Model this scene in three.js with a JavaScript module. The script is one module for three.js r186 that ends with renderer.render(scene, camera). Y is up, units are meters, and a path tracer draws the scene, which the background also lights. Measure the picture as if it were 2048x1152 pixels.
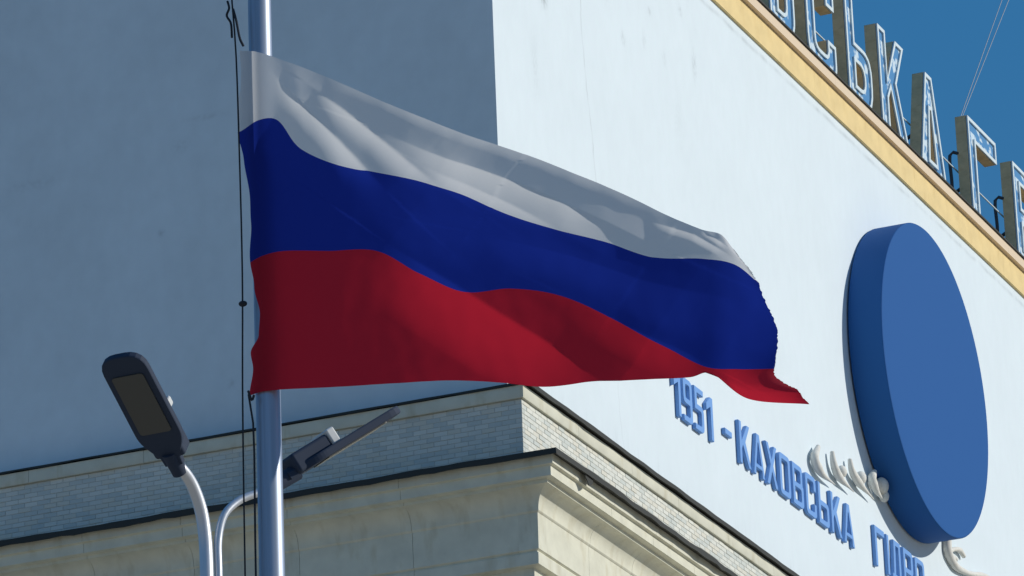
import * as THREE from 'three';
import { mergeGeometries, toCreasedNormals } from 'three/addons/utils/BufferGeometryUtils.js';
import { RoundedBoxGeometry } from 'three/addons/geometries/RoundedBoxGeometry.js';
import { createNoise2D, createNoise3D } from 'simplex-noise';

// ---------------------------------------------------------------- camera, sky, sun, exposure
// world: y up, metres; the corner of the brick parapet stands over (0, 0, 0); face A looks to +z, face B to +x
const scene = new THREE.Scene();
const camera = new THREE.PerspectiveCamera(6.174, 1024 / 576, 0.5, 6000);
camera.position.set(33.726, 1.6, 81.348);
camera.rotation.order = 'YXZ';
camera.rotation.set(THREE.MathUtils.degToRad(19.943), THREE.MathUtils.degToRad(22.577), THREE.MathUtils.degToRad(-2.23));
scene.add(camera);
const renderer = new THREE.WebGLRenderer({ antialias: true });
renderer.toneMapping = THREE.LinearToneMapping;
renderer.toneMappingExposure = 1.0;
renderer.outputColorSpace = THREE.SRGBColorSpace;
renderer.shadowMap.enabled = true;
renderer.setSize(1024, 576);
{
  const w = 256, h = 128, d = new Float32Array(w * h * 4);
  const stops = [[-90, .17, .28, .41], [0, .17, .28, .41], [10, .075, .205, .385], [22, .034, .165, .37], [45, .030, .14, .33], [90, .026, .12, .29]];
  for (let j = 0; j < h; j++) {
    const el = (j + .5) / h * 180 - 90;
    let k = 0; while (k < stops.length - 2 && el > stops[k + 1][0]) k++;
    const a = stops[k], b = stops[k + 1], t = Math.min(1, Math.max(0, (el - a[0]) / (b[0] - a[0])));
    for (let i = 0; i < w; i++) { const o = (j * w + i) * 4; for (let c = 0; c < 3; c++) d[o + c] = a[c + 1] + (b[c + 1] - a[c + 1]) * t; d[o + 3] = 1; }
  }
  const sky = new THREE.DataTexture(d, w, h, THREE.RGBAFormat, THREE.FloatType);
  sky.mapping = THREE.EquirectangularReflectionMapping; sky.magFilter = THREE.LinearFilter; sky.minFilter = THREE.LinearFilter; sky.needsUpdate = true;
  scene.background = sky; scene.environment = sky;
}
const YAW = THREE.MathUtils.degToRad(22.577);
const fwd = new THREE.Vector3(-Math.sin(YAW), 0, -Math.cos(YAW)), rgt = new THREE.Vector3(Math.cos(YAW), 0, -Math.sin(YAW)), UP = new THREE.Vector3(0, 1, 0);
{
  const az = THREE.MathUtils.degToRad(90), el = THREE.MathUtils.degToRad(25);    // the low sun stands to the right of the viewer
  const dir = fwd.clone().multiplyScalar(Math.cos(az)).addScaledVector(rgt, Math.sin(az)).multiplyScalar(Math.cos(el)).addScaledVector(UP, Math.sin(el));
  const sun = new THREE.DirectionalLight(new THREE.Color().setRGB(1, .955, .87), 3.3);
  sun.target.position.set(8, 20, 20); sun.position.copy(sun.target.position).addScaledVector(dir, 200);
  sun.castShadow = true; sun.shadow.radius = 1; sun.shadow.mapSize.set(4096, 4096);
  Object.assign(sun.shadow.camera, { left: -90, right: 90, top: 60, bottom: -60, near: 1, far: 500 });
  scene.add(sun, sun.target);
}

// ---------------------------------------------------------------- helpers
let seed = 12345; const rnd = () => { seed = (seed * 1664525 + 1013904223) >>> 0; return seed / 4294967296; };
const rr = (a, b) => a + (b - a) * rnd();
const n2 = createNoise2D(rnd), n3 = createNoise3D(rnd);
const V = (x, y, z) => new THREE.Vector3(x, y, z);
const lin = (r, g, b) => new THREE.Color().setRGB(r, g, b);
const M = (c, o = {}) => new THREE.MeshStandardMaterial({ color: c, roughness: .85, ...o });
function mesh(name, geo, mat, parent) { const m = new THREE.Mesh(geo, mat); m.name = name; m.castShadow = m.receiveShadow = true; parent.add(m); return m; }
function group(name, parent = scene) { const g = new THREE.Group(); g.name = name; parent.add(g); return g; }
function tag(o, label, category, grp) { o.userData.label = label; o.userData.category = category; if (grp) o.userData.group = grp; return o; }
const merge = a => mergeGeometries(a.map(g => { const q = g.index ? g.toNonIndexed() : g; for (const k of Object.keys(q.attributes)) if (!['position', 'normal', 'uv'].includes(k)) q.deleteAttribute(k); return q; }), false);
function tube(points, radius, seg = 24, rad = 10) {   // radius: number or array sampled along the curve
  const c = new THREE.CatmullRomCurve3(points, false, 'centripetal'), g = new THREE.TubeGeometry(c, seg, 1, rad, false);
  const fr = typeof radius === 'number' ? () => radius : t => { const q = t * (radius.length - 1), i = Math.min(radius.length - 2, Math.floor(q)); return radius[i] + (radius[i + 1] - radius[i]) * (q - i); };
  const p = g.attributes.position;
  for (let i = 0; i <= seg; i++) { const o = c.getPointAt(i / seg), r = fr(i / seg); for (let j = 0; j <= rad; j++) { const k = i * (rad + 1) + j; p.setXYZ(k, o.x + (p.getX(k) - o.x) * r, o.y + (p.getY(k) - o.y) * r, o.z + (p.getZ(k) - o.z) * r); } }
  const ends = [0, 1].map(e => { const o = c.getPointAt(e), t = c.getTangentAt(e).multiplyScalar(e ? 1 : -1), s = new THREE.SphereGeometry(fr(e), rad, 6, 0, Math.PI * 2, 0, Math.PI / 2); s.scale(1, .5, 1); s.applyQuaternion(new THREE.Quaternion().setFromUnitVectors(UP, t)); s.translate(o.x, o.y, o.z); return s; });
  return merge([g, ...ends]);
}
function rod(a, b, ra, rb = ra, n = 12) { const d = b.clone().sub(a), g = new THREE.CylinderGeometry(rb, ra, d.length(), n); g.applyQuaternion(new THREE.Quaternion().setFromUnitVectors(UP, d.clone().normalize())); const m = a.clone().add(b).multiplyScalar(.5); g.translate(m.x, m.y, m.z); return g; }
function box(x0, x1, y0, y1, z0, z1) { const g = new THREE.BoxGeometry(x1 - x0, y1 - y0, z1 - z0); g.translate((x0 + x1) / 2, (y0 + y1) / 2, (z0 + z1) / 2); return g; }
function bar(a, b, w, h) { const d = b.clone().sub(a), g = new THREE.BoxGeometry(w, d.length(), h); g.applyQuaternion(new THREE.Quaternion().setFromUnitVectors(UP, d.clone().normalize())); const m = a.clone().add(b).multiplyScalar(.5); g.translate(m.x, m.y, m.z); return g; }
function dataTex(w, h, fn, srgb = true) {
  const d = new Uint8Array(w * h * 4);
  for (let j = 0; j < h; j++) for (let i = 0; i < w; i++) { const c = fn(i / w, j / h), o = (j * w + i) * 4; for (let k = 0; k < 3; k++) d[o + k] = Math.max(0, Math.min(255, c[k] * 255)); d[o + 3] = 255; }
  const t = new THREE.DataTexture(d, w, h, THREE.RGBAFormat); t.wrapS = t.wrapT = THREE.RepeatWrapping; t.magFilter = THREE.LinearFilter; t.minFilter = THREE.LinearMipmapLinearFilter; t.generateMipmaps = true;
  if (srgb) t.colorSpace = THREE.SRGBColorSpace; t.needsUpdate = true; return t;
}
const fbm = (x, y, o = 4) => { let a = 0, s = .5, f = 1; for (let i = 0; i < o; i++) { a += s * n2(x * f, y * f); s *= .5; f *= 2.1; } return a; };
const toS = c => c <= .0031308 ? 12.92 * c : 1.055 * Math.pow(c, 1 / 2.4) - .055;
const smooth = (a, b, x) => { const t = Math.max(0, Math.min(1, (x - a) / (b - a))); return t * t * (3 - 2 * t); };
const segDist = (x, y, P) => { let best = 1e9; for (let i = 0; i < P.length - 1; i++) { const [ax, ay] = P[i], [bx, by] = P[i + 1], dx = bx - ax, dy = by - ay, t = Math.max(0, Math.min(1, ((x - ax) * dx + (y - ay) * dy) / (dx * dx + dy * dy))); best = Math.min(best, Math.hypot(x - ax - dx * t, y - ay - dy * t)); } return best; };

// ---------------------------------------------------------------- materials
const bumpTex = dataTex(512, 512, (u, v) => { const q = .5 + .35 * fbm(u * 14, v * 14, 5); return [q, q, q]; }, false);
const plasterTex = (base, amp, o = {}) => { const t = dataTex(512, 512, (u, v) => {
  const c = 1 + amp * fbm(u * 6 + 3, v * 6, 5), st = Math.max(0, fbm(u * 9 + 40, v * 3.2 + 7, 4) - .18) * (o.stain || 0);
  return base.map((b, i) => toS(b * c * (1 - st * [.5, .62, .85][i])));
}); return t; };
const wallBase = [.70, .785, .83];
// face B: pale paint with its hairline crack, spalls, rain streaks and the grime along the trim (where the photograph shows them)
const wallBTex = dataTex(2048, 1024, (u, v) => {
  const s = u * 34, y = 30 + v * 14.4;
  let k = 1 + .025 * fbm(s * .35, y * .3, 4) + .02 * fbm(s * 2.3, y * 1.1, 3);
  const crack = segDist(s + .02 * n2(y * 3, 1), y, [[4.28, 41.6], [4.28, 40.3], [4.34, 39.71], [4.42, 39.03], [4.54, 38.57], [4.6, 37.98], [4.72, 36.9]]);
  k *= 1 - .22 * Math.exp(-((crack / .022) ** 2)) * (.6 + .4 * n2(y * 2, 4));
  const crack2 = segDist(s + .03 * n2(y * 2, 9), y, [[5.3, 33.6], [5.36, 32.9], [5.5, 32.2]]); k *= 1 - .08 * Math.exp(-((crack2 / .02) ** 2));
  for (const [ms, my, w, h, a] of [[2.45, 40.3, .16, .2, .5], [1.89, 38.7, .14, .55, .09], [6.42, 40.91, .1, .12, .22], [7.53, 41.27, .1, .2, .14], [8.58, 41.27, .12, .14, .12], [10.24, 41.75, .12, .32, .2], [7.89, 42.03, .08, .1, .22], [9.61, 42.67, .09, .12, .2], [9.2, 40.2, .2, .5, .05], [5.6, 41.6, .25, .3, .06]]) {
    const dx = (s - ms) / w, dy = (y - my) / h, r = dx * dx + dy * dy; if (r < 6) k *= 1 - a * Math.exp(-r) * (.6 + .5 * n2(s * 9, y * 6));
  }
  const line = 43.38 + .03 * n2(s * .7, 2), g = Math.exp(-(((y - line) / .05) ** 2)) * Math.max(0, .35 + .75 * fbm(s * 1.1, 8, 3)); k *= 1 - .26 * g;
  const grain = Math.max(0, fbm(s * 3, y * .35 + 20, 4) - .25) * smooth(33, 31.8, y); 
  return wallBase.map((b, i) => toS(b * k * (1 - .35 * grain)));
});
const wallATex = dataTex(1024, 1024, (u, v) => {
  const x = -22 + u * 22, y = 30 + v * 14.4;
  let k = 1 + .07 * fbm(x * .22 + 5, y * .2, 4) + .04 * fbm(x * 1.6, y * 1.4, 4) + .012 * fbm(x * 3.1, y * .8, 3);
  for (const [ms, my, w, h, a] of [[-5.79, 38.13, .35, .06, .12], [-6.3, 37.65, .2, .14, .1], [-6.73, 36.03, .06, .06, .25], [-5.39, 32.89, .07, .08, .28], [-9.37, 37.47, .5, .1, .1], [-3.1, 35, .3, .5, .04]]) {
    const dx = (x - ms) / w, dy = (y - my) / h, r = dx * dx + dy * dy; if (r < 6) k *= 1 - a * Math.exp(-r) * (.6 + .5 * n2(x * 7, y * 7));
  }
  return wallBase.map(b => toS(b * k));
});
const mWallA = M(0xffffff, { map: wallATex, roughness: .92 }), mWallB = M(0xffffff, { map: wallBTex, roughness: .92 });
const mPlain = M(lin(...wallBase));
const mCream = M(0xffffff, { map: plasterTex([.675, .665, .55], .12, { stain: .5 }), roughness: .9, bumpMap: bumpTex, bumpScale: .006 });
const mBrick = [[.69, .70, .64], [.74, .74, .67], [.60, .63, .59], [.70, .68, .59]].map(c => M(lin(...c), { roughness: .95, bumpMap: bumpTex, bumpScale: .004 }));
const mMortar = M(lin(.54, .54, .49), { roughness: 1 });
const mFlash = M(lin(.03, .032, .028), { roughness: .8 });
const mYellow = M(0xffffff, { map: plasterTex([.78, .60, .29], .1, { stain: .3 }), roughness: .85 });
const mTrimTop = M(lin(.72, .58, .42));
const mMetal = M(0xffffff, { map: dataTex(256, 256, (u, v) => { const k = .86 + .1 * fbm(u * 7, v * 9, 4); return [k * .70, k * .75, k * .83]; }), metalness: .6, roughness: .46 });
const mArm = M(lin(.62, .64, .68), { metalness: .6, roughness: .4 });
const mLamp = M(lin(.016, .030, .062), { roughness: .8 });
const mLampGlass = M(lin(.06, .06, .055), { roughness: .4 });
const mPale = M(lin(.62, .63, .62), { roughness: .6 });
const mRope = M(lin(.02, .025, .035), { roughness: .95 });
const mDisc = new THREE.MeshPhysicalMaterial({ color: lin(.017, .10, .315), roughness: .8, specularIntensity: .4 });
const mPlaster = M(0xffffff, { map: plasterTex([.74, .73, .68], .12, { stain: .5 }), roughness: .9 });
const mLetter = M(lin(.15, .34, .72), { roughness: .6 });
const mSignSide = M(0xffffff, { map: plasterTex([.74, .56, .31], .15, { stain: .6 }), roughness: .7 });
const mSignRim = M(lin(.62, .72, .76), { roughness: .6 });
const mSignFace = M(0xffffff, { map: dataTex(256, 256, (u, v) => { const p = smooth(.05, .35, fbm(u * 4 + 3, v * 4, 3)); return [[.07, .62], [.25, .74], [.50, .82]].map(([a, b]) => toS(a + (b - a) * p)); }), roughness: .45 });
const mDarkSteel = M(lin(.05, .055, .065), { roughness: .6 });

// ---------------------------------------------------------------- ground
{
  const g = new THREE.PlaneGeometry(4000, 4000, 1, 1); g.rotateX(-Math.PI / 2);
  const uv = g.attributes.uv; for (let i = 0; i < uv.count; i++) uv.setXY(i, uv.getX(i) * 400, uv.getY(i) * 400);
  const m = mesh('ground', g, M(0xffffff, { map: plasterTex([.50, .43, .33], .2, { stain: .3 }), roughness: .95 }), scene); m.userData.kind = 'structure';
}

// ---------------------------------------------------------------- the building
const bld = group('powerhouse_building');
tag(bld, 'white plastered powerhouse building with brick parapet and cream cornice behind the flag', 'building');
const S = .45;                                      // the upper walls stand back behind the brick parapet
function facing(a, b, c, d, uvf) {                  // one wall sheet from four corners
  const g = new THREE.BufferGeometry(), p = [a, b, c, a, c, d];
  g.setAttribute('position', new THREE.Float32BufferAttribute(p.flatMap(q => q.toArray()), 3));
  g.setAttribute('uv', new THREE.Float32BufferAttribute(p.flatMap(uvf), 2)); g.computeVertexNormals(); return g;
}
const TOP = 44.3, BACK = -62, LEFT = -24;
{
  const uvA = q => [(q.x + S + 22) / 22, (q.y - 30) / 14.4], uvB = q => [(-q.z - S) / 34, (q.y - 30) / 14.4];
  mesh('upper_wall', facing(V(LEFT, 29.5, -S), V(-S, 29.5, -S), V(-S, TOP, -S), V(LEFT, TOP, -S), uvA), mWallA, bld);
  mesh('upper_wall', facing(V(-S, 29.5, -S), V(-S, 29.5, BACK), V(-S, TOP, BACK), V(-S, TOP, -S), uvB), mWallB, bld);
  const plain = q => [0, 0];
  mesh('rear_wall', merge([facing(V(LEFT, 0, BACK), V(LEFT, 0, 0), V(LEFT, TOP, 0), V(LEFT, TOP, BACK), plain), facing(V(0, 0, BACK), V(LEFT, 0, BACK), V(LEFT, TOP, BACK), V(0, TOP, BACK), plain)]), mPlain, bld);
  mesh('roof', box(LEFT, -S - .02, TOP - .25, TOP - .05, BACK, -S - .02), mFlash, bld);
  mesh('lower_wall', box(LEFT, .16, 0, 28.3, BACK, .16), mCream, bld);
}
// strips that run round the corner: profile of [outset, y], along A (to -x) and B (to -z), mitred at the corner
function sweep(profile, side, from, to, mitre, cap0, cap1, origin = 0) {
  const P = [], U = [], N = profile.length; let len = 0;
  const pt = (i, e) => { const [p, y] = profile[i], t = e ? to : (mitre ? p : -from); const q = e ? -t : (mitre ? t : -from); return side === 'A' ? V(q + origin, y, p + origin) : V(p + origin, y, q + origin); };
  const push = (a, b, c, ua, ub, uc) => { const tri = side === 'A' ? [[a, ua], [b, ub], [c, uc]] : [[a, ua], [c, uc], [b, ub]]; for (const [q, w] of tri) { P.push(q.x, q.y, q.z); U.push(...w); } };
  for (let i = 0; i < N - 1; i++) {
    const d = Math.hypot(profile[i + 1][0] - profile[i][0], profile[i + 1][1] - profile[i][1]);
    const a0 = pt(i, 0), a1 = pt(i + 1, 0), b0 = pt(i, 1), b1 = pt(i + 1, 1), sc = .22, ua = (side === 'A' ? a0.x : a0.z) * sc, ub = (side === 'A' ? b0.x : b0.z) * sc;
    push(a0, b0, b1, [ua, len * sc], [ub, len * sc], [ub, (len + d) * sc]); push(a0, b1, a1, [ua, len * sc], [ub, (len + d) * sc], [ua, (len + d) * sc]); len += d;
  }
  const shape = profile.map(([p, y]) => new THREE.Vector2(p, y));
  for (const [on, e] of [[cap0, 0], [cap1, 1]]) if (on) for (const [i, j, k] of THREE.ShapeUtils.triangulateShape(shape, [])) { push(pt(i, e), pt(e ? k : j, e), pt(e ? j : k, e), [0, 0], [.1, 0], [0, .1]); }
  const g = new THREE.BufferGeometry(); g.setAttribute('position', new THREE.Float32BufferAttribute(P, 3)); g.setAttribute('uv', new THREE.Float32BufferAttribute(U, 2)); g.computeVertexNormals();
  return toCreasedNormals(g, .5);
}
function blocks(parent, name, profile, mats, lenA, lenB, step, gap, origin = 0) {
  for (const [side, L] of [['A', lenA], ['B', lenB]]) {
    let a = 0, first = true, k = 0;
    while (a < L) { const b = Math.min(L, a + step * rr(.93, 1.07)); mesh(name, sweep(profile, side, a + gap / 2, b - gap / 2, first, !first, true, origin), mats[(k++) % mats.length], parent); a = b; first = false; }
  }
}
const inset = (pr, d) => pr.map(([p, y]) => [p - d, y]);
{ // main cornice: plaster mouldings cast in lengths, tarred sheet along the lip
  const cor = group('cornice', bld), cove = [];
  for (let i = 0; i <= 9; i++) { const a = i / 9 * Math.PI / 2; cove.push([.40 + .30 * (1 - Math.sin(a)) , 29.655 - .335 * (1 - Math.cos(a)) ]); }
  const coveDown = cove.map(([p, y]) => [p, y]);
  const prof = [[-.25, 30.22], [.90, 30.10], [.90, 29.925], [.835, 29.915], [.835, 29.735], [.71, 29.725], [.71, 29.66], ...coveDown.slice(1), [.40, 29.30], [.385, 29.275], [.37, 29.265], [.36, 28.625], [.318, 28.60], [.318, 28.575], [.345, 28.565], [.34, 28.36], [.20, 28.34], [.19, 28.15], [-.25, 28.15]];
  blocks(cor, 'cornice_block', prof, [mCream], 15, 40, 2.05, .008);
  for (const side of ['A', 'B']) mesh('cornice_core', sweep(inset(prof, .02).map(([p, y]) => [p, Math.min(y, 30.1) - .004]), side, 0, side === 'A' ? 15.2 : 40.2, true, false, true), mCream, cor);
  // tarred sheet with an uneven lower edge
  for (const [side, L] of [['A', 15], ['B', 40]]) {
    const P = [], q = (t, p, y) => side === 'A' ? [t, y, p] : [p, y, t]; const step = .25; let prev = null;
    const rows = t => { const w = .02 * n2(t * 1.3, side === 'A' ? 3 : 6) + .012 * n2(t * 4, 11), lo = 30.04 + w, out = 1.03 + .018 * n2(t * .9, 17); return [[-.1, 30.26], [out, 30.15 + .012 * n2(t * .8, 1)], [out + .012, lo], [out - .012, lo], [out - .03, 30.105], [.88, 30.095]]; };
    for (let a = 0; a < L; a += step) {
      const A0 = rows(a), A1 = rows(a + step), c = i => a === 0 ? A0[i][0] : -a;
      for (let i = 0; i < 5; i++) { const v00 = q(c(i), ...A0[i]), v01 = q(c(i + 1), ...A0[i + 1]), v10 = q(-(a + step), ...A1[i]), v11 = q(-(a + step), ...A1[i + 1]); P.push(...v00, ...v10, ...v11, ...v00, ...v11, ...v01); }
    }
    const g = new THREE.BufferGeometry(); g.setAttribute('position', new THREE.Float32BufferAttribute(P, 3)); g.setAttribute('uv', new THREE.Float32BufferAttribute(new Float32Array(P.length / 3 * 2), 2)); g.computeVertexNormals();
    mesh('roofing_edge', g, mFlash, cor);
  }
  // a torn flap of the sheet hanging over the moulding on the sunny side
  const fl = new THREE.Shape([[0, 0], [.34, 0], [.36, -.1], [.25, -.17], [.16, -.2], [.1, -.13], [.02, -.08]].map(p => new THREE.Vector2(...p)));
  const fg = new THREE.ExtrudeGeometry(fl, { depth: .012, bevelEnabled: false }); fg.rotateY(Math.PI / 2); fg.translate(1.0, 30.07, -.30);
  mesh('torn_roofing_flap', fg, mFlash, cor);
}
{ // brick parapet above the cornice
  const par = group('brick_parapet', bld), y0 = 30.1, y1 = 31.5, course = .0875, n = 16;
  mesh('mortar_bed', merge([sweep([[-.2, 30.05], [-.008, 30.05], [-.008, y1], [-.2, y1]].reverse(), 'A', 0, 15, true, false, true), sweep([[-.2, 30.05], [-.008, 30.05], [-.008, y1], [-.2, y1]].reverse(), 'B', 0, 40, true, false, true)]), mMortar, par);
  const bg = new RoundedBoxGeometry(.25, .0765, .1, 1, .006), hg = new RoundedBoxGeometry(.12, .0765, .1, 1, .006), cand = [], rest = [];
  for (const side of ['A', 'B']) for (let r = 0; r < n; r++) {
    let t = 0, i = 0; const L = side === 'A' ? 14.8 : 26;
    while (t < L) {
      const half = i === 0 && (r + (side === 'B' ? 1 : 0)) % 2 === 1, len = half ? .12 : .25, out = rr(-.004, .003);
      const start = i === 0 && side === 'B' ? t + .1 : t, c = -(start + len / 2), y = y0 + (r + .5) * course;
      const m = new THREE.Matrix4().makeRotationY(side === 'B' ? Math.PI / 2 : 0); m.premultiply(new THREE.Matrix4().makeRotationZ(side === 'A' ? rr(-.008, .008) : 0));
      m.setPosition(side === 'A' ? V(c, y, out - .05) : V(out - .05, y, c));
      const item = { m, geo: half ? hg : bg, mat: Math.floor(rnd() * 4), show: side === 'A' && y > 30.42 ? t : 1e3 };
      (item.show < 1e3 ? cand : rest).push(item); t = start + len + .011; i++;
    }
  }
  cand.sort((a, b) => a.show - b.show);
  for (const b of cand.slice(0, 300)) { const o = mesh('brick', b.geo, mBrick[b.mat], par); o.applyMatrix4(b.m); }
  rest.push(...cand.slice(300));
  const far = merge(rest.map(b => b.geo.clone().applyMatrix4(b.m))), tint = []; let at = 0;
  for (const b of rest) { const c = mBrick[b.mat].color, n = b.geo.index ? b.geo.index.count : b.geo.attributes.position.count; for (let i = 0; i < n; i++) tint.push(c.r, c.g, c.b); }
  far.setAttribute('color', new THREE.Float32BufferAttribute(tint, 3));
  mesh('brickwork', far, M(0xffffff, { vertexColors: true, roughness: .95 }), par).userData.kind = 'stuff';
  // rendered coping and its dark metal edge
  const cop = group('coping', bld);
  blocks(cop, 'coping_slab', [[-.5, 31.76], [.06, 31.735], [.06, 31.525], [.05, 31.505], [-.1, 31.50]], [mCream], 15, 40, 2.4, .007);
  for (const [side, L] of [['A', 15], ['B', 40]]) {
    const P = [], q = (t, p, y) => side === 'A' ? [t, y, p] : [p, y, t], step = .3;
    const rows = t => { const w = .014 * n2(t * 1.1, side === 'A' ? 23 : 26), out = (side === 'A' ? .085 : .135) + .012 * n2(t * .7, 37); const hi = side === 'A' ? 31.785 : 31.84; return [[-.5, hi + .02], [out, hi], [out + .01, 31.745 + w], [out - .015, 31.745 + w], [out - .03, 31.775], [.03, 31.77]]; };
    for (let a = 0; a < L; a += step) { const A0 = rows(a), A1 = rows(a + step), c = i => a === 0 ? (i < 5 && i > 0 ? .11 : A0[i][0]) : -a; for (let i = 0; i < 5; i++) { const v00 = q(c(i), ...A0[i]), v01 = q(c(i + 1), ...A0[i + 1]), v10 = q(-(a + step), ...A1[i]), v11 = q(-(a + step), ...A1[i + 1]); P.push(...v00, ...v10, ...v11, ...v00, ...v11, ...v01); } }
    const g = new THREE.BufferGeometry(); g.setAttribute('position', new THREE.Float32BufferAttribute(P, 3)); g.setAttribute('uv', new THREE.Float32BufferAttribute(new Float32Array(P.length / 3 * 2), 2)); g.computeVertexNormals();
    mesh('metal_edge', g, mFlash, cop);
  }
  // yellow roof trim round the top of the upper walls
  const tr = group('roof_trim', bld);
  blocks(tr, 'trim_band', [[-.1, 44.19], [.065, 44.19], [.065, 43.60], [-.1, 43.60]], [mYellow], 20, 58, 6, .004, -S);
  blocks(tr, 'trim_cap', [[-.4, 44.44], [.155, 44.435], [.16, 44.205], [-.4, 44.2]], [mTrimTop], 20, 58, 6, .004, -S);
  blocks(tr, 'trim_flashing', [[-.45, 44.495], [.19, 44.485], [.195, 44.44], [-.45, 44.445]], [mFlash], 20, 58, 9, .002, -S);
}

// ---------------------------------------------------------------- letters
function roundPoly(pts) {                             // [x, y, r?]: corners with a radius become arcs
  const out = [], n = pts.length;
  pts.forEach(([x, y, r], i) => {
    if (!r) { out.push(new THREE.Vector2(x, y)); return; }
    const a = pts[(i + n - 1) % n], b = pts[(i + 1) % n], da = Math.hypot(a[0] - x, a[1] - y), db = Math.hypot(b[0] - x, b[1] - y), k = Math.min(r, da * .5, db * .5);
    const p = [x + (a[0] - x) / da * k, y + (a[1] - y) / da * k], q = [x + (b[0] - x) / db * k, y + (b[1] - y) / db * k];
    for (let j = 0; j <= 5; j++) { const t = j / 5, u = 1 - t; out.push(new THREE.Vector2(u * u * p[0] + 2 * u * t * x + t * t * q[0], u * u * p[1] + 2 * u * t * y + t * t * q[1])); }
  });
  return out;
}
function glyph(ch, w, h, t, c, ab = .18, at = .62, ah = .2, ai = .8) {                      // outline and holes; c = corner radius
  const i = Math.max(0, c - t * .6), v = t * .9;
  const G = {
    'О': [[[0, 0, c], [w, 0, c], [w, h, c], [0, h, c]], [[t, v, i], [w - t, v, i], [w - t, h - v, i], [t, h - v, i]]],
    'С': [[[w, .34 * h], [w, 0, c], [0, 0, c], [0, h, c], [w, h, c], [w, .66 * h], [w - t, .66 * h], [w - t, h - v, i], [t, h - v, i], [t, v, i], [w - t, v, i], [w - t, .34 * h]]],
    'Ь': [[[0, 0], [w, 0, c], [w, .58 * h, c], [t, .58 * h], [t, h], [0, h]], [[t, v], [w - t, v, i], [w - t, .58 * h - v, i], [t, .58 * h - v]]],
    'В': [[[0, 0], [w, 0, c], [w, .52 * h, c * .8], [w * .93, .54 * h], [w * .95, h, c], [0, h]], [[t, v], [w - t, v, i], [w - t, .5 * h - v * .45, i], [t, .5 * h - v * .45]], [[t, .5 * h + v * .5], [w * .95 - t, .5 * h + v * .5, i], [w * .95 - t, h - v, i], [t, h - v]]],
    'Р': [[[0, 0], [t, 0], [t, .40 * h], [w, .40 * h, c], [w, h, c], [0, h]], [[t, .40 * h + v], [w - t, .40 * h + v, i], [w - t, h - v, i], [t, h - v]]],
    'К': [[[0, 0], [t, 0], [t, .36 * h], [t + .11 * w, .47 * h], [w - 1.1 * t, 0], [w, 0], [t + .34 * w, .57 * h], [w * .97, h], [w * .97 - 1.1 * t, h], [t, .55 * h], [t, h], [0, h]]],
    'А': [[[0, 0], [t, 0], [t + .04 * (w / 2 - t), ab * h], [w - t - .04 * (w / 2 - t), ab * h], [w - t, 0], [w, 0], [w / 2 + t * at, h], [w / 2 - t * at, h]], [[t + ah * (w / 2 - t), ab * h + v * .7], [w - t - ah * (w / 2 - t), ab * h + v * .7], [w / 2 + .03 * w, h * ai], [w / 2 - .03 * w, h * ai]]],
    'Х': [[[0, 0], [1.1 * t, 0], [.5 * w, .36 * h], [w - 1.1 * t, 0], [w, 0], [.5 * w + .62 * t, .5 * h], [w, h], [w - 1.1 * t, h], [.5 * w, .64 * h], [1.1 * t, h], [0, h], [.5 * w - .62 * t, .5 * h]]],
    'Г': [[[0, 0], [t, 0], [t, h - v * 1.2], [w, h - v * 1.2], [w, h], [0, h]]],
    'І': [[[0, 0], [t, 0], [t, h], [0, h]]],
    'Д': [[[0, -.14 * h], [.8 * t, -.14 * h], [.8 * t, 0], [w - .8 * t, 0], [w - .8 * t, -.14 * h], [w, -.14 * h], [w, v], [w * .93, v], [w * .93, h], [w * .24, h], [w * .14, v], [0, v]], [[w * .14 + t * 1.02, v], [w * .93 - t, v], [w * .93 - t, h - v], [w * .22 + t, h - v]]],
    'Е': [[[0, 0], [w, 0], [w, v], [t, v], [t, .5 * h - v / 2], [w * .9, .5 * h - v / 2], [w * .9, .5 * h + v / 2], [t, .5 * h + v / 2], [t, h - v], [w, h - v], [w, h], [0, h]]],
    '1': [[[w - t, 0], [w, 0], [w, h], [w - t, h], [0, .8 * h], [0, .64 * h], [w - t, .78 * h]]],
    '9': [[[0, 0], [w, 0, c], [w, h, c], [0, h, c], [0, .42 * h, c], [w - t, .42 * h], [w - t, v, i], [0, v]], [[t, .42 * h + v, i], [w - t, .42 * h + v], [w - t, h - v, i], [t, h - v, i]]],
    '5': [[[0, 0], [w, 0, c], [w, .6 * h, c], [t, .6 * h], [t, h - v], [w, h - v], [w, h], [0, h], [0, .6 * h - v], [w - t, .6 * h - v, i], [w - t, v, i], [0, v]]],
    '-': [[[0, .42 * h], [w, .42 * h], [w, .42 * h + v], [0, .42 * h + v]]],
  }[ch];
  return G.map(roundPoly);
}
const shapeOf = loops => { const s = new THREE.Shape(loops[0]); s.holes = loops.slice(1).map(l => new THREE.Path(l)); return s; };
const uvScale = (g, k) => { const u = g.attributes.uv; for (let i = 0; i < u.count; i++) u.setXY(i, u.getX(i) * k, u.getY(i) * k); return g; };
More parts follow.
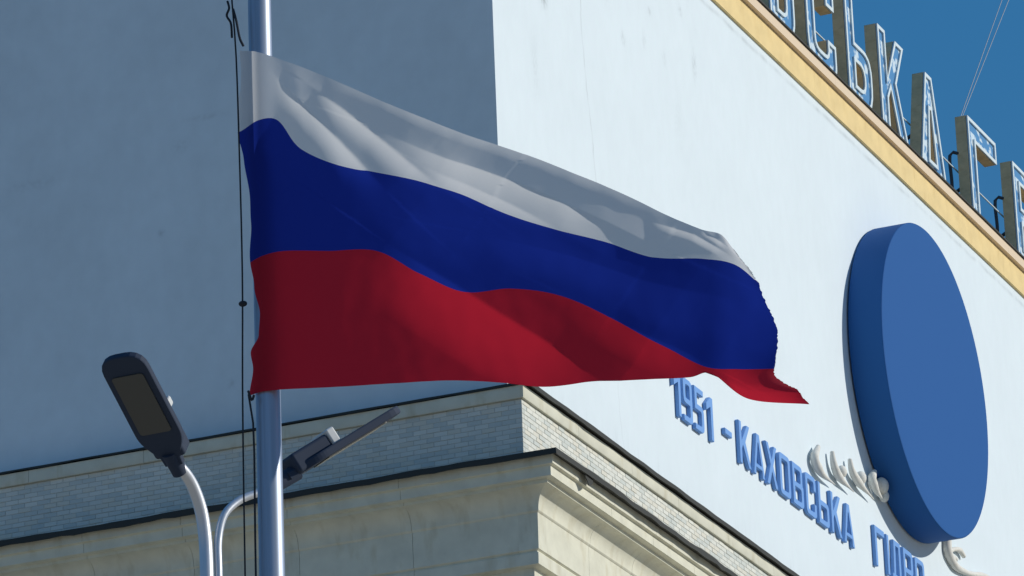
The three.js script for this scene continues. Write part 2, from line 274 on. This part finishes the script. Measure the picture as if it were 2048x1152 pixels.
{ // inscription on the sunny wall: each letter is a raised box letter
  const ins = group('wall_inscription'); ins.position.set(-S, 0, -S); ins.rotation.y = Math.PI / 2;
  tag(ins, 'row of raised blue letters and year on the white wall below the round disc', 'lettering');
  const put = (ch, s, w, h = .87, t = .12) => {
    const sh = shapeOf(glyph(ch, w, h, t, .13)), g = new THREE.ExtrudeGeometry(sh, { depth: .06, bevelEnabled: true, bevelSize: .006, bevelThickness: .006, bevelSegments: 1 });
    g.translate(s, 33.81, .012); const l = mesh(/\d/.test(ch) ? 'digit' : ch === '-' ? 'dash' : 'letter', g, mLetter, ins);
    const f = new THREE.ShapeGeometry(sh); f.translate(s, 33.81, .082); mesh('letter_face', f, mLetter, l);
  };
  put('1', 8.02, .34); put('9', 8.50, .46); put('5', 9.10, .46); put('1', 9.72, .34);
  put('-', 10.70, .36);
  [...'КАХОВСЬКА'].forEach((ch, i) => put(ch, 11.48 + i * .745, .60));
  let s = 19.36; for (const ch of 'ГІДРО') { const w = ch === 'І' ? .145 : .60; put(ch, s, w); s += w + .15; }
}
{ // big channel letters standing on the roof, on a steel frame
  const sign = group('rooftop_sign'); sign.position.set(-S - .1, 0, -S); sign.rotation.y = Math.PI / 2;
  tag(sign, 'row of tall channel letters with blue faces standing along the roof edge against the sky', 'sign');
  const base = 44.56, H = 2.52, D = .26;
  for (const [ch, s, w] of [['В', 15.15, 1.48], ['С', 17.42, 1.78], ['Ь', 19.98, 1.55], ['К', 22.12, 1.78], ['А', 24.68, 1.75], ['Г', 28.32, 2.05], ['Е', 31.62, 1.95]]) {
    const t = .50, loops = glyph(ch, w, H, t, ch === 'Ь' ? .95 : .55, .03, .44, .4, .66), sh = shapeOf(loops);
    const g = uvScale(new THREE.ExtrudeGeometry(sh, { depth: D, bevelEnabled: false, curveSegments: 6 }), .5); g.translate(s, base, -D);
    const l = mesh('letter', g, mSignSide, sign);
    const f = uvScale(new THREE.ShapeGeometry(sh), .45); f.translate(s, base, .006); mesh('letter_face', f, mSignFace, l);
    const rim = [], area = l => THREE.ShapeUtils.area(l);
    loops.forEach((lp, li) => { const n = lp.length, ccw = (area(lp) > 0) === (li === 0), W = .085;
      const pts = lp.filter((p, i) => p.distanceTo(lp[(i + 1) % n]) > 1e-3), m = pts.length;
      const inner = pts.map((p, i) => { const a = pts[(i + m - 1) % m], b = pts[(i + 1) % m], d0 = p.clone().sub(a).normalize(), d1 = b.clone().sub(p).normalize(), k = ccw ? 1 : -1; const n0 = new THREE.Vector2(-d0.y * k, d0.x * k), n1 = new THREE.Vector2(-d1.y * k, d1.x * k), q = n0.add(n1).normalize(), c = Math.max(.55, q.dot(n1)); return p.clone().addScaledVector(q, W / c); });
      for (let i = 0; i < m; i++) { const j = (i + 1) % m, sh2 = new THREE.Shape([pts[i], pts[j], inner[j], inner[i]]); const e = new THREE.ExtrudeGeometry(sh2, { depth: .035 + (i % 2) * .002, bevelEnabled: false }); e.translate(s, base, .012); rim.push(e); } });
    mesh('letter_rim', merge(rim), mSignRim, l);
    if ('ГЕ'.includes(ch)) mesh('bracket', tube([V(s + .02, base + 1.62, -D + .02), V(s - .02, base + 1.66, -D - .14), V(s - .02, base + .9, -D - .17), V(s - .02, base - .2, -D - .17)], .04, 16, 8), mDarkSteel, sign);
    mesh('strut', bar(V(s + .3, base + .9, -D), V(s - .7, base - .3, -D - 1.1), .06, .06), mDarkSteel, sign);
    mesh('post', rod(V(s + w * .6, base - .4, -D - .12), V(s + w * .6, base + 1.6, -D - .12), .03), mDarkSteel, sign);
  }
  mesh('rail', rod(V(15, base + 1.25, -D - .08), V(34, base + 1.25, -D - .08), .018), mSignRim, sign);
  mesh('rail', rod(V(15, base + .06, -D - .08), V(34, base + .06, -D - .08), .03), mDarkSteel, sign);
}
{ // two stay cables rising from the roof sign
  for (const [dx, k] of [[0, 0], [.42, 1]]) {
    const a = V(-S - .4, 47.3, -29.35 - dx * .2), b = V(-S - .4, 59.5, -40.3 - dx * 2);
    const o = mesh(k ? 'stay_cable_001' : 'stay_cable', rod(a, b, .009, .009, 6), M(lin(.36, .40, .44), { roughness: .7 }), scene);
    tag(o, 'thin pale stay cable rising into the blue sky from the rooftop letters', 'cable', 'stay cables above the rooftop letters');
  }
}
{ // the round blue disc
  const disc = group('round_disc_sign'); disc.position.set(-S, 0, -S); disc.rotation.y = Math.PI / 2; 
  tag(disc, 'huge plain blue disc sign with deep navy rim mounted on the white wall', 'sign');
  const c = [22.02, 38.55], R = 3.44, dp = .80;
  const lathe = (pts, n = 128) => { const g = new THREE.LatheGeometry(pts.map(p => new THREE.Vector2(...p)), n); g.rotateX(Math.PI / 2); g.translate(c[0], c[1], 0); return g; };
  mesh('disc_face', lathe([[R - .012, dp - .012], [R - .03, dp], [R - .5, dp + .002], [0.001, dp + .004]]), mDisc, disc);
  mesh('disc_rim', lathe([[R - .08, .03], [R - .012, .04], [R, .06], [R, dp - .03], [R - .012, dp - .012]]), mDisc, disc);
  for (const [a, r] of [[.6, 2.4], [2.5, 2.4], [3.9, 2.4], [5.5, 2.4]]) mesh('mounting_bracket', box(c[0] + r * Math.cos(a) - .1, c[0] + r * Math.cos(a) + .1, c[1] + r * Math.sin(a) - .1, c[1] + r * Math.sin(a) + .1, 0, .5), mDarkSteel, disc);
}
{ // remains of a plaster wreath around the disc
  const w = group('plaster_wreath'); w.position.set(-S, 0, -S); w.rotation.y = Math.PI / 2;
  tag(w, 'cream plaster wreath relief peeping out from behind the blue disc above the letters', 'relief');
  const P = (a, z = .12) => a.map(([x, y]) => V(x, y, z));
  const leaf = (pts, bud, k = 1) => {
    const parts = [tube(P(pts), [.045 * k, .08 * k, .09 * k, .055 * k, .028 * k, .010], 28, 12)];
    if (bud) for (const [x, y, r] of bud) { const s = new THREE.SphereGeometry(r, 14, 10); s.scale(1, 1.1, .9); s.translate(x, y, .13); parts.push(s); }
    mesh('leaf', merge(parts), mPlaster, w);
  };
  leaf([[16.0, 35.42], [15.74, 35.08], [16.02, 34.9], [16.9, 34.86]], null, 1.1);
  leaf([[16.85, 35.55], [16.9, 35.33], [17.1, 35.14], [18.06, 35.03]], [[17.36, 35.27, .12]]);
  leaf([[17.94, 35.7], [18.02, 35.5], [18.34, 35.35], [19.33, 35.22]], [[18.55, 35.47, .13]]);
  leaf([[19.5, 35.88], [19.3, 35.66], [19.5, 35.48], [20.0, 35.36]], [[19.86, 35.66, .17], [19.98, 35.47, .12]], 1.1);
  mesh('stem', tube(P([[24.2, 35.9], [24.22, 35.62], [24.2, 35.42], [24.45, 35.27], [24.71, 35.2], [25.43, 35.25], [25.89, 35.33], [26.65, 35.5], [27.4, 35.6]], .08), [.10, .11, .09, .07, .06, .06, .07, .05, .04], 48, 10), mPlaster, w);
  mesh('twig', merge([tube(P([[24.3, 35.42], [24.75, 35.6], [25.1, 35.66], [25.36, 35.6]], .08), [.06, .05, .05, .065, .05], 24, 10), tube(P([[24.45, 35.3], [24.62, 35.38], [24.78, 35.37]], .08), [.04, .05, .055], 12, 10)]), mPlaster, w);
}

// ---------------------------------------------------------------- flagpole
const PX = 24.007, PZ = 60.866;
{
  const g = group('flagpole'); g.position.set(PX, 0, PZ);
  tag(g, 'tall grey metal flagpole carrying the tricolour flag', 'flagpole');
  const pts = [[.001, 13.4], [.044, 13.4], [.05, 13.2], [.0525, 11.5], [.0575, 8.5], [.068, 4], [.08, .05], [.08, .02]];
  mesh('pole', new THREE.LatheGeometry(pts.map(p => new THREE.Vector2(...p)).reverse(), 40), mMetal, g);
  mesh('finial', (() => { const s = new THREE.SphereGeometry(.08, 20, 14); s.translate(0, 13.46, 0); return s; })(), mMetal, g);
  mesh('base_plate', new THREE.LatheGeometry([[.0, .03], [.2, .03], [.2, 0]].reverse().map(p => new THREE.Vector2(...p)), 24), mMetal, g);
}
const onPole = (r, y, t = 0) => V(PX, y, PZ).addScaledVector(rgt, r).addScaledVector(fwd, -t);
{ // halyard: two runs of dark line at the left of the pole, a knot, and the clip at the flag's upper corner
  const g = group('halyard');
  tag(g, 'dark halyard rope running down beside the flagpole with a small knot', 'rope');
  mesh('rope', tube([onPole(-.12, 13.1, 0), onPole(-.128, 11.35, .02), onPole(-.112, 11.03, .03), onPole(-.105, 10.5, .03), onPole(-.103, 9.9, .03), onPole(-.112, 9.36, .04), onPole(-.118, 8.5, .03), onPole(-.12, 1.2, 0)], .0042, 90, 8), mRope, g);
  mesh('rope', tube([onPole(-.085, 9.34, .05), onPole(-.07, 9.25, .05), onPole(-.07, 8.5, .04), onPole(-.08, 1.2, .02)], .005, 60, 8), mRope, g);
  mesh('knot', (() => { const s = new THREE.SphereGeometry(.017, 12, 10); s.scale(1.2, .8, 1); const p = onPole(-.103, 9.78, .03); s.translate(p.x, p.y, p.z); return s; })(), mRope, g);
  mesh('clip', tube([onPole(-.145, 11.26, .03), onPole(-.138, 11.22, .04), onPole(-.15, 11.19, .03), onPole(-.132, 11.15, .035), onPole(-.128, 11.08, .03)], .0055, 24, 8), mRope, g);
  mesh('tie_cord', merge([tube([onPole(-.12, 11.22, .03), onPole(-.105, 11.15, .05), onPole(-.09, 11.06, .06), onPole(-.075, 11.02, .07)], .006, 20, 8), tube([onPole(-.085, 9.35, .07), onPole(-.07, 9.31, .06), onPole(-.06, 9.33, .065)], .006, 14, 8)]), mRope, g);
}

// ---------------------------------------------------------------- the flag: one cloth, three stripes, folds that radiate from the upper corner
{
  const th = THREE.MathUtils.degToRad(9), ex = rgt.clone().multiplyScalar(Math.cos(th)).addScaledVector(fwd, -Math.sin(th)), nz = ex.clone().cross(UP).normalize();
  const g = group('tricolour_flag'); g.position.set(PX, 0, PZ).addScaledVector(nz, .066);
  g.matrixAutoUpdate = true; g.quaternion.setFromRotationMatrix(new THREE.Matrix4().makeBasis(ex, UP, nz));
  tag(g, 'wind-blown flag of white, blue and red stripes flying from the grey flagpole', 'flag');
  const rows = [
    [[-.092, 11.022], [.071, 10.957], [.289, 10.826], [.517, 10.689], [.767, 10.556], [1.015, 10.423], [1.262, 10.294], [1.485, 10.175], [1.706, 10.057], [1.882, 9.96], [2.003, 9.901], [2.08, 9.879], [2.135, 9.807]],
    [[-.111, 10.622], [.071, 10.652], [.188, 10.489], [.416, 10.368], [.644, 10.308], [.882, 10.202], [1.116, 10.054], [1.339, 9.95], [1.562, 9.868], [1.761, 9.789], [1.985, 9.774], [2.129, 9.739], [2.229, 9.644]],
    [[-.061, 9.976], [.084, 10.007], [.291, 9.989], [.508, 9.966], [.698, 9.825], [.91, 9.695], [1.125, 9.688], [1.349, 9.633], [1.591, 9.501], [1.787, 9.381], [1.961, 9.276], [2.115, 9.249], [2.265, 9.235]],
    [[-.079, 9.346], [.07, 9.349], [.298, 9.341], [.547, 9.334], [.796, 9.323], [1.032, 9.291], [1.255, 9.244], [1.491, 9.25], [1.714, 9.243], [1.892, 9.233], [1.993, 9.24], [2.153, 9.108], [2.44, 9.055]]];
  const curves = rows.map(r => new THREE.CatmullRomCurve3(r.map(([x, y]) => V(x, y, 0)), false, 'catmullrom', .5));
  // folds: polyline in the flag's own plane, height (m, towards the viewer), half width, sharpness of the crest
  const folds = [   // each fold climbs slowly from the lower left and ends in a crisp crest
    [[[.03, 10.93], [.20, 10.70], [.33, 10.545], [.475, 10.37], [.56, 10.27]], .062, .13, .36, 2.6], [[[.22, 10.80], [.45, 10.59], [.72, 10.345], [.82, 10.26]], .042, .10, .30, 2.6],
    [[[.58, 10.52], [.97, 10.32], [1.25, 10.175], [1.5, 10.04], [1.80, 9.89]], .065, .15, .40, 2.2], [[[.72, 10.38], [1.1, 10.15], [1.36, 9.99]], .026, .08, .2, 2.2],
    [[[.12, 10.99], [.7, 10.685], [1.2, 10.43], [1.7, 10.175], [2.2, 9.92]], .055, .11, .4, 1.8],
    [[[.55, 10.02], [.79, 9.82], [.93, 9.715], [1.06, 9.615], [1.25, 9.48], [1.40, 9.37], [1.54, 9.26]], .115, .27, .8, 1.6],
    [[[1.0, 10.0], [1.4, 9.86], [1.7, 9.74], [2.2, 9.62]], .035, .22, .4, 1.6],
    [[[1.40, 9.66], [1.6, 9.55], [1.85, 9.42], [2.0, 9.33]], .035, .14, .3, 1.6], [[[1.75, 10.02], [1.95, 9.95], [2.11, 9.85]], .02, .03, .06, 1.6], [[[1.98, 9.97], [2.1, 9.89]], .012, .02, .03, 1.6]];
  for (const f of folds) { f[0] = f[0].map(([x, y]) => [x * 1.004, y - .034 * x]); const pl = f[0]; f[5] = pl.slice(1).map((p, i) => Math.hypot(p[0] - pl[i][0], p[1] - pl[i][1])); f[6] = f[5].reduce((a, b) => a + b, 0); }
  const foldAt = (x, y, [pl, a, w1, w2, pw, seg, len]) => {
    let best = 1e9, bt = 0, run = 0, sg = 1;
    for (let i = 0; i < seg.length; i++) { const [ax, ay] = pl[i], dx = pl[i + 1][0] - ax, dy = pl[i + 1][1] - ay, tr = ((x - ax) * dx + (y - ay) * dy) / (dx * dx + dy * dy), t = Math.max(0, Math.min(1, tr)), q = Math.hypot(x - ax - dx * t, y - ay - dy * t); if (q < best) { best = q; bt = (run + t * seg[i]) / len; sg = dx * (y - ay) - dy * (x - ax) > 0 ? 1 : -1; } run += seg[i]; }
    const q = sg > 0 ? Math.exp(-((best / w2) ** 2)) : Math.max(0, 1 - best / w1) ** pw;
    return a * q * smooth(-.05, .35, bt) * smooth(-.05, .3, 1 - bt);
  };
  const ease = (x, a, b) => x < a ? Math.max(0, x) : x < b ? x - .5 * (x - a) ** 2 / (b - a) : (a + b) / 2;   // follows x up to a, then levels off
  const swing = (x, y, u, v) => -.045 * smooth(.06, .35, x) - (.156 * (ease(x, .25, .45) + (ease(x, .55, .95) - ease(x, .25, .45)) * smooth(.28, .62, v))) * smooth(.04, .2, x) + .16 * smooth(.88, 1, u) * smooth(.6, .9, v) + .05 * smooth(.85, 1, u);
  const depth = (x, y, u, v) => {
    let d = .008 * n2(x * 1.1, y * 1.1 + 9) + .0012 * n2(x * 7, y * 7);
    for (const f of folds) d += foldAt(x, y, f);
    d *= smooth(.03, .2, x);
    d += -.05 * smooth(.0, -.12, x);                                    // the hem turns back round the pole
    return d + swing(x, y, u, v);
  };
  const hoist = [[0, 0], [.08, .01], [.16, .012], [.24, -.004], [.33, 0], [.40, .018], [.5, .03], [.58, .022], [.66, 0], [.72, .02], [.8, .05], [.86, .045], [.9, .004], [.945, .018], [1, 0]];
  const hoistAt = v => { let i = 0; while (i < hoist.length - 2 && v > hoist[i + 1][0]) i++; const t = (v - hoist[i][0]) / (hoist[i + 1][0] - hoist[i][0]), s = t * t * (3 - 2 * t); return hoist[i][1] + (hoist[i + 1][1] - hoist[i][1]) * s; };
  const point = (u, v) => {
    const p = curves.map(c => c.getPoint(u)), k = Math.min(2, Math.floor(v * 3)), t = v * 3 - k, a = p[k], b = p[k + 1];
    const pa = k > 0 ? p[k - 1] : a.clone().multiplyScalar(2).sub(b), pb = k < 2 ? p[k + 2] : b.clone().multiplyScalar(2).sub(a);
    const ten = .25, cr = f => { const m0 = (b[f] - pa[f]) * ten * 2 * .5 + (b[f] - a[f]) * (1 - ten) , m1 = (pb[f] - a[f]) * ten * 2 * .5 + (b[f] - a[f]) * (1 - ten) * 1, t2 = t * t, t3 = t2 * t; return (2 * t3 - 3 * t2 + 1) * a[f] + (t3 - 2 * t2 + t) * m0 + (-2 * t3 + 3 * t2) * b[f] + (t3 - t2) * m1; };
    let x = cr('x'), y = cr('y');
    x += hoistAt(v) * (1 - smooth(0, .05, u));
    x += (.055 * Math.exp(-(((v - .53) / .13) ** 2)) - .012 * Math.exp(-(((v - .70) / .04) ** 2)) + .03 * Math.exp(-(((v - .86) / .07) ** 2))) * smooth(.9, 1, u) + (u > .985 ? .004 * n2(v * 60, 3) : 0);
    const d = depth(x, y, u, v); return V(x, y - .33 * swing(x, y, u, v), d);
  };
  const NU = 260, NV = 60, cloth = (c, o = {}) => new THREE.MeshPhysicalMaterial({ color: c, roughness: 1, side: THREE.DoubleSide, transmission: .5, thickness: 0, specularIntensity: .25, ...o });
  const mats = { white_stripe: cloth(lin(.78, .79, .80)), blue_stripe: cloth(lin(.012, .035, .33)), red_stripe: cloth(lin(.60, .018, .04)) };
  ['white_stripe', 'blue_stripe', 'red_stripe'].forEach((name, k) => {
    const P = [], I = [], U = [];
    for (let j = 0; j <= NV; j++) for (let i = 0; i <= NU; i++) { const v = (k + j / NV) / 3, q = point(i / NU, Math.min(1, v)); P.push(q.x, q.y, q.z); U.push(i / NU, v); }
    for (let j = 0; j < NV; j++) for (let i = 0; i < NU; i++) { const a = j * (NU + 1) + i, b = a + 1, c = a + NU + 1, d = c + 1; I.push(a, c, b, b, c, d); }
    const geo = new THREE.BufferGeometry(); geo.setAttribute('position', new THREE.Float32BufferAttribute(P, 3)); geo.setAttribute('uv', new THREE.Float32BufferAttribute(U, 2)); geo.setIndex(I); geo.computeVertexNormals();
    mesh(name, geo, mats[name], g);
  });
}

// ---------------------------------------------------------------- double street lamp behind the flagpole
{
  const g = group('street_lamp'); const B0 = V(21.938, 9.765, 57.299); g.position.set(B0.x, 0, B0.z);
  tag(g, 'double-armed street lamp with two dark flat heads standing behind the flagpole', 'street lamp');
  // r = right, i = rise as seen, t = towards the viewer, all in metres
  const L = (r, i, t) => V(0, B0.y, 0).addScaledVector(rgt, r).addScaledVector(fwd, -t).addScaledVector(UP, (i - .31 * t) / .95);
  const top = 8.9;
  mesh('post', new THREE.LatheGeometry([[.1, 0], [.095, .6], [.06, top - .1], [.055, top], [.001, top]].map(p => new THREE.Vector2(...p)), 28), mArm, g);
  const one = mesh('arm', tube([V(0, top - .2, 0), L(0, -.3, 0), L(0, 0, 0), L(-.005, .19, 0), L(-.024, .346, .03), L(-.066, .485, .10), L(-.115, .568, .18), L(-.150, .60, .22)], [.038, .038, .038, .038, .037, .036, .034, .030], 60, 16), mArm, g);
  const two = mesh('arm', tube([V(0, top - .2, 0).addScaledVector(rgt, .05), L(.055, -.2, -.02), L(.060, 0, -.02), L(.062, .19, -.02), L(.096, .315, -.03), L(.175, .388, -.08), L(.29, .43, -.14), L(.43, .505, -.22)], .021, 60, 14), mArm, g);
  mesh('collar', rod(V(0, top - .12, 0), V(0, top + .1, 0), .075, .07, 24), mArm, g);
  function head(from, to, parent) {
    const a = to.clone().sub(from), len = a.length(); a.normalize();
    const w = a.clone().cross(UP).normalize(), n = w.clone().cross(a).normalize();
    const h = group('lamp_head', parent); h.position.copy(from); h.quaternion.setFromRotationMatrix(new THREE.Matrix4().makeBasis(a, n, w));
    const hw = .122, sh = roundPoly([[.0, -.045], [.05, -.05], [.17, -hw, .05], [len, -hw, .095], [len, hw, .095], [.17, hw, .05], [.05, .05], [0, .045]]);
    const body = new THREE.ExtrudeGeometry(new THREE.Shape(sh), { depth: .026, bevelEnabled: true, bevelSize: .008, bevelThickness: .009, bevelSegments: 2 }); body.rotateX(Math.PI / 2); body.translate(0, .013, 0);
    mesh('housing', body, mLamp, h);
    const gear = new RoundedBoxGeometry(.26, .112, .18, 3, .02); gear.translate(.17, .038, 0); mesh('gear_box', gear, mLamp, h);
    const plate = new RoundedBoxGeometry(.055, .125, .20, 2, .012); plate.translate(.325, .046, 0); mesh('end_plate', plate, mPale, h);
    const gl = new THREE.ExtrudeGeometry(new THREE.Shape(roundPoly([[.22, -.092, .02], [len - .11, -.092, .02], [len - .11, .092, .02], [.22, .092, .02]])), { depth: .006, bevelEnabled: false }); gl.rotateX(Math.PI / 2); gl.translate(0, -.0225, 0);
    mesh('lens', gl, mLampGlass, h);
    mesh('spigot', rod(V(-.07, .0, 0), V(.07, .0, 0), .042, .046, 18), mLamp, h);
    return h;
  }
  head(L(-.145, .60, .215), L(-.385, 1.155, .75), g);
  head(L(.42, .495, -.21), L(.985, .82, -.50), g);
}
renderer.render(scene, camera);
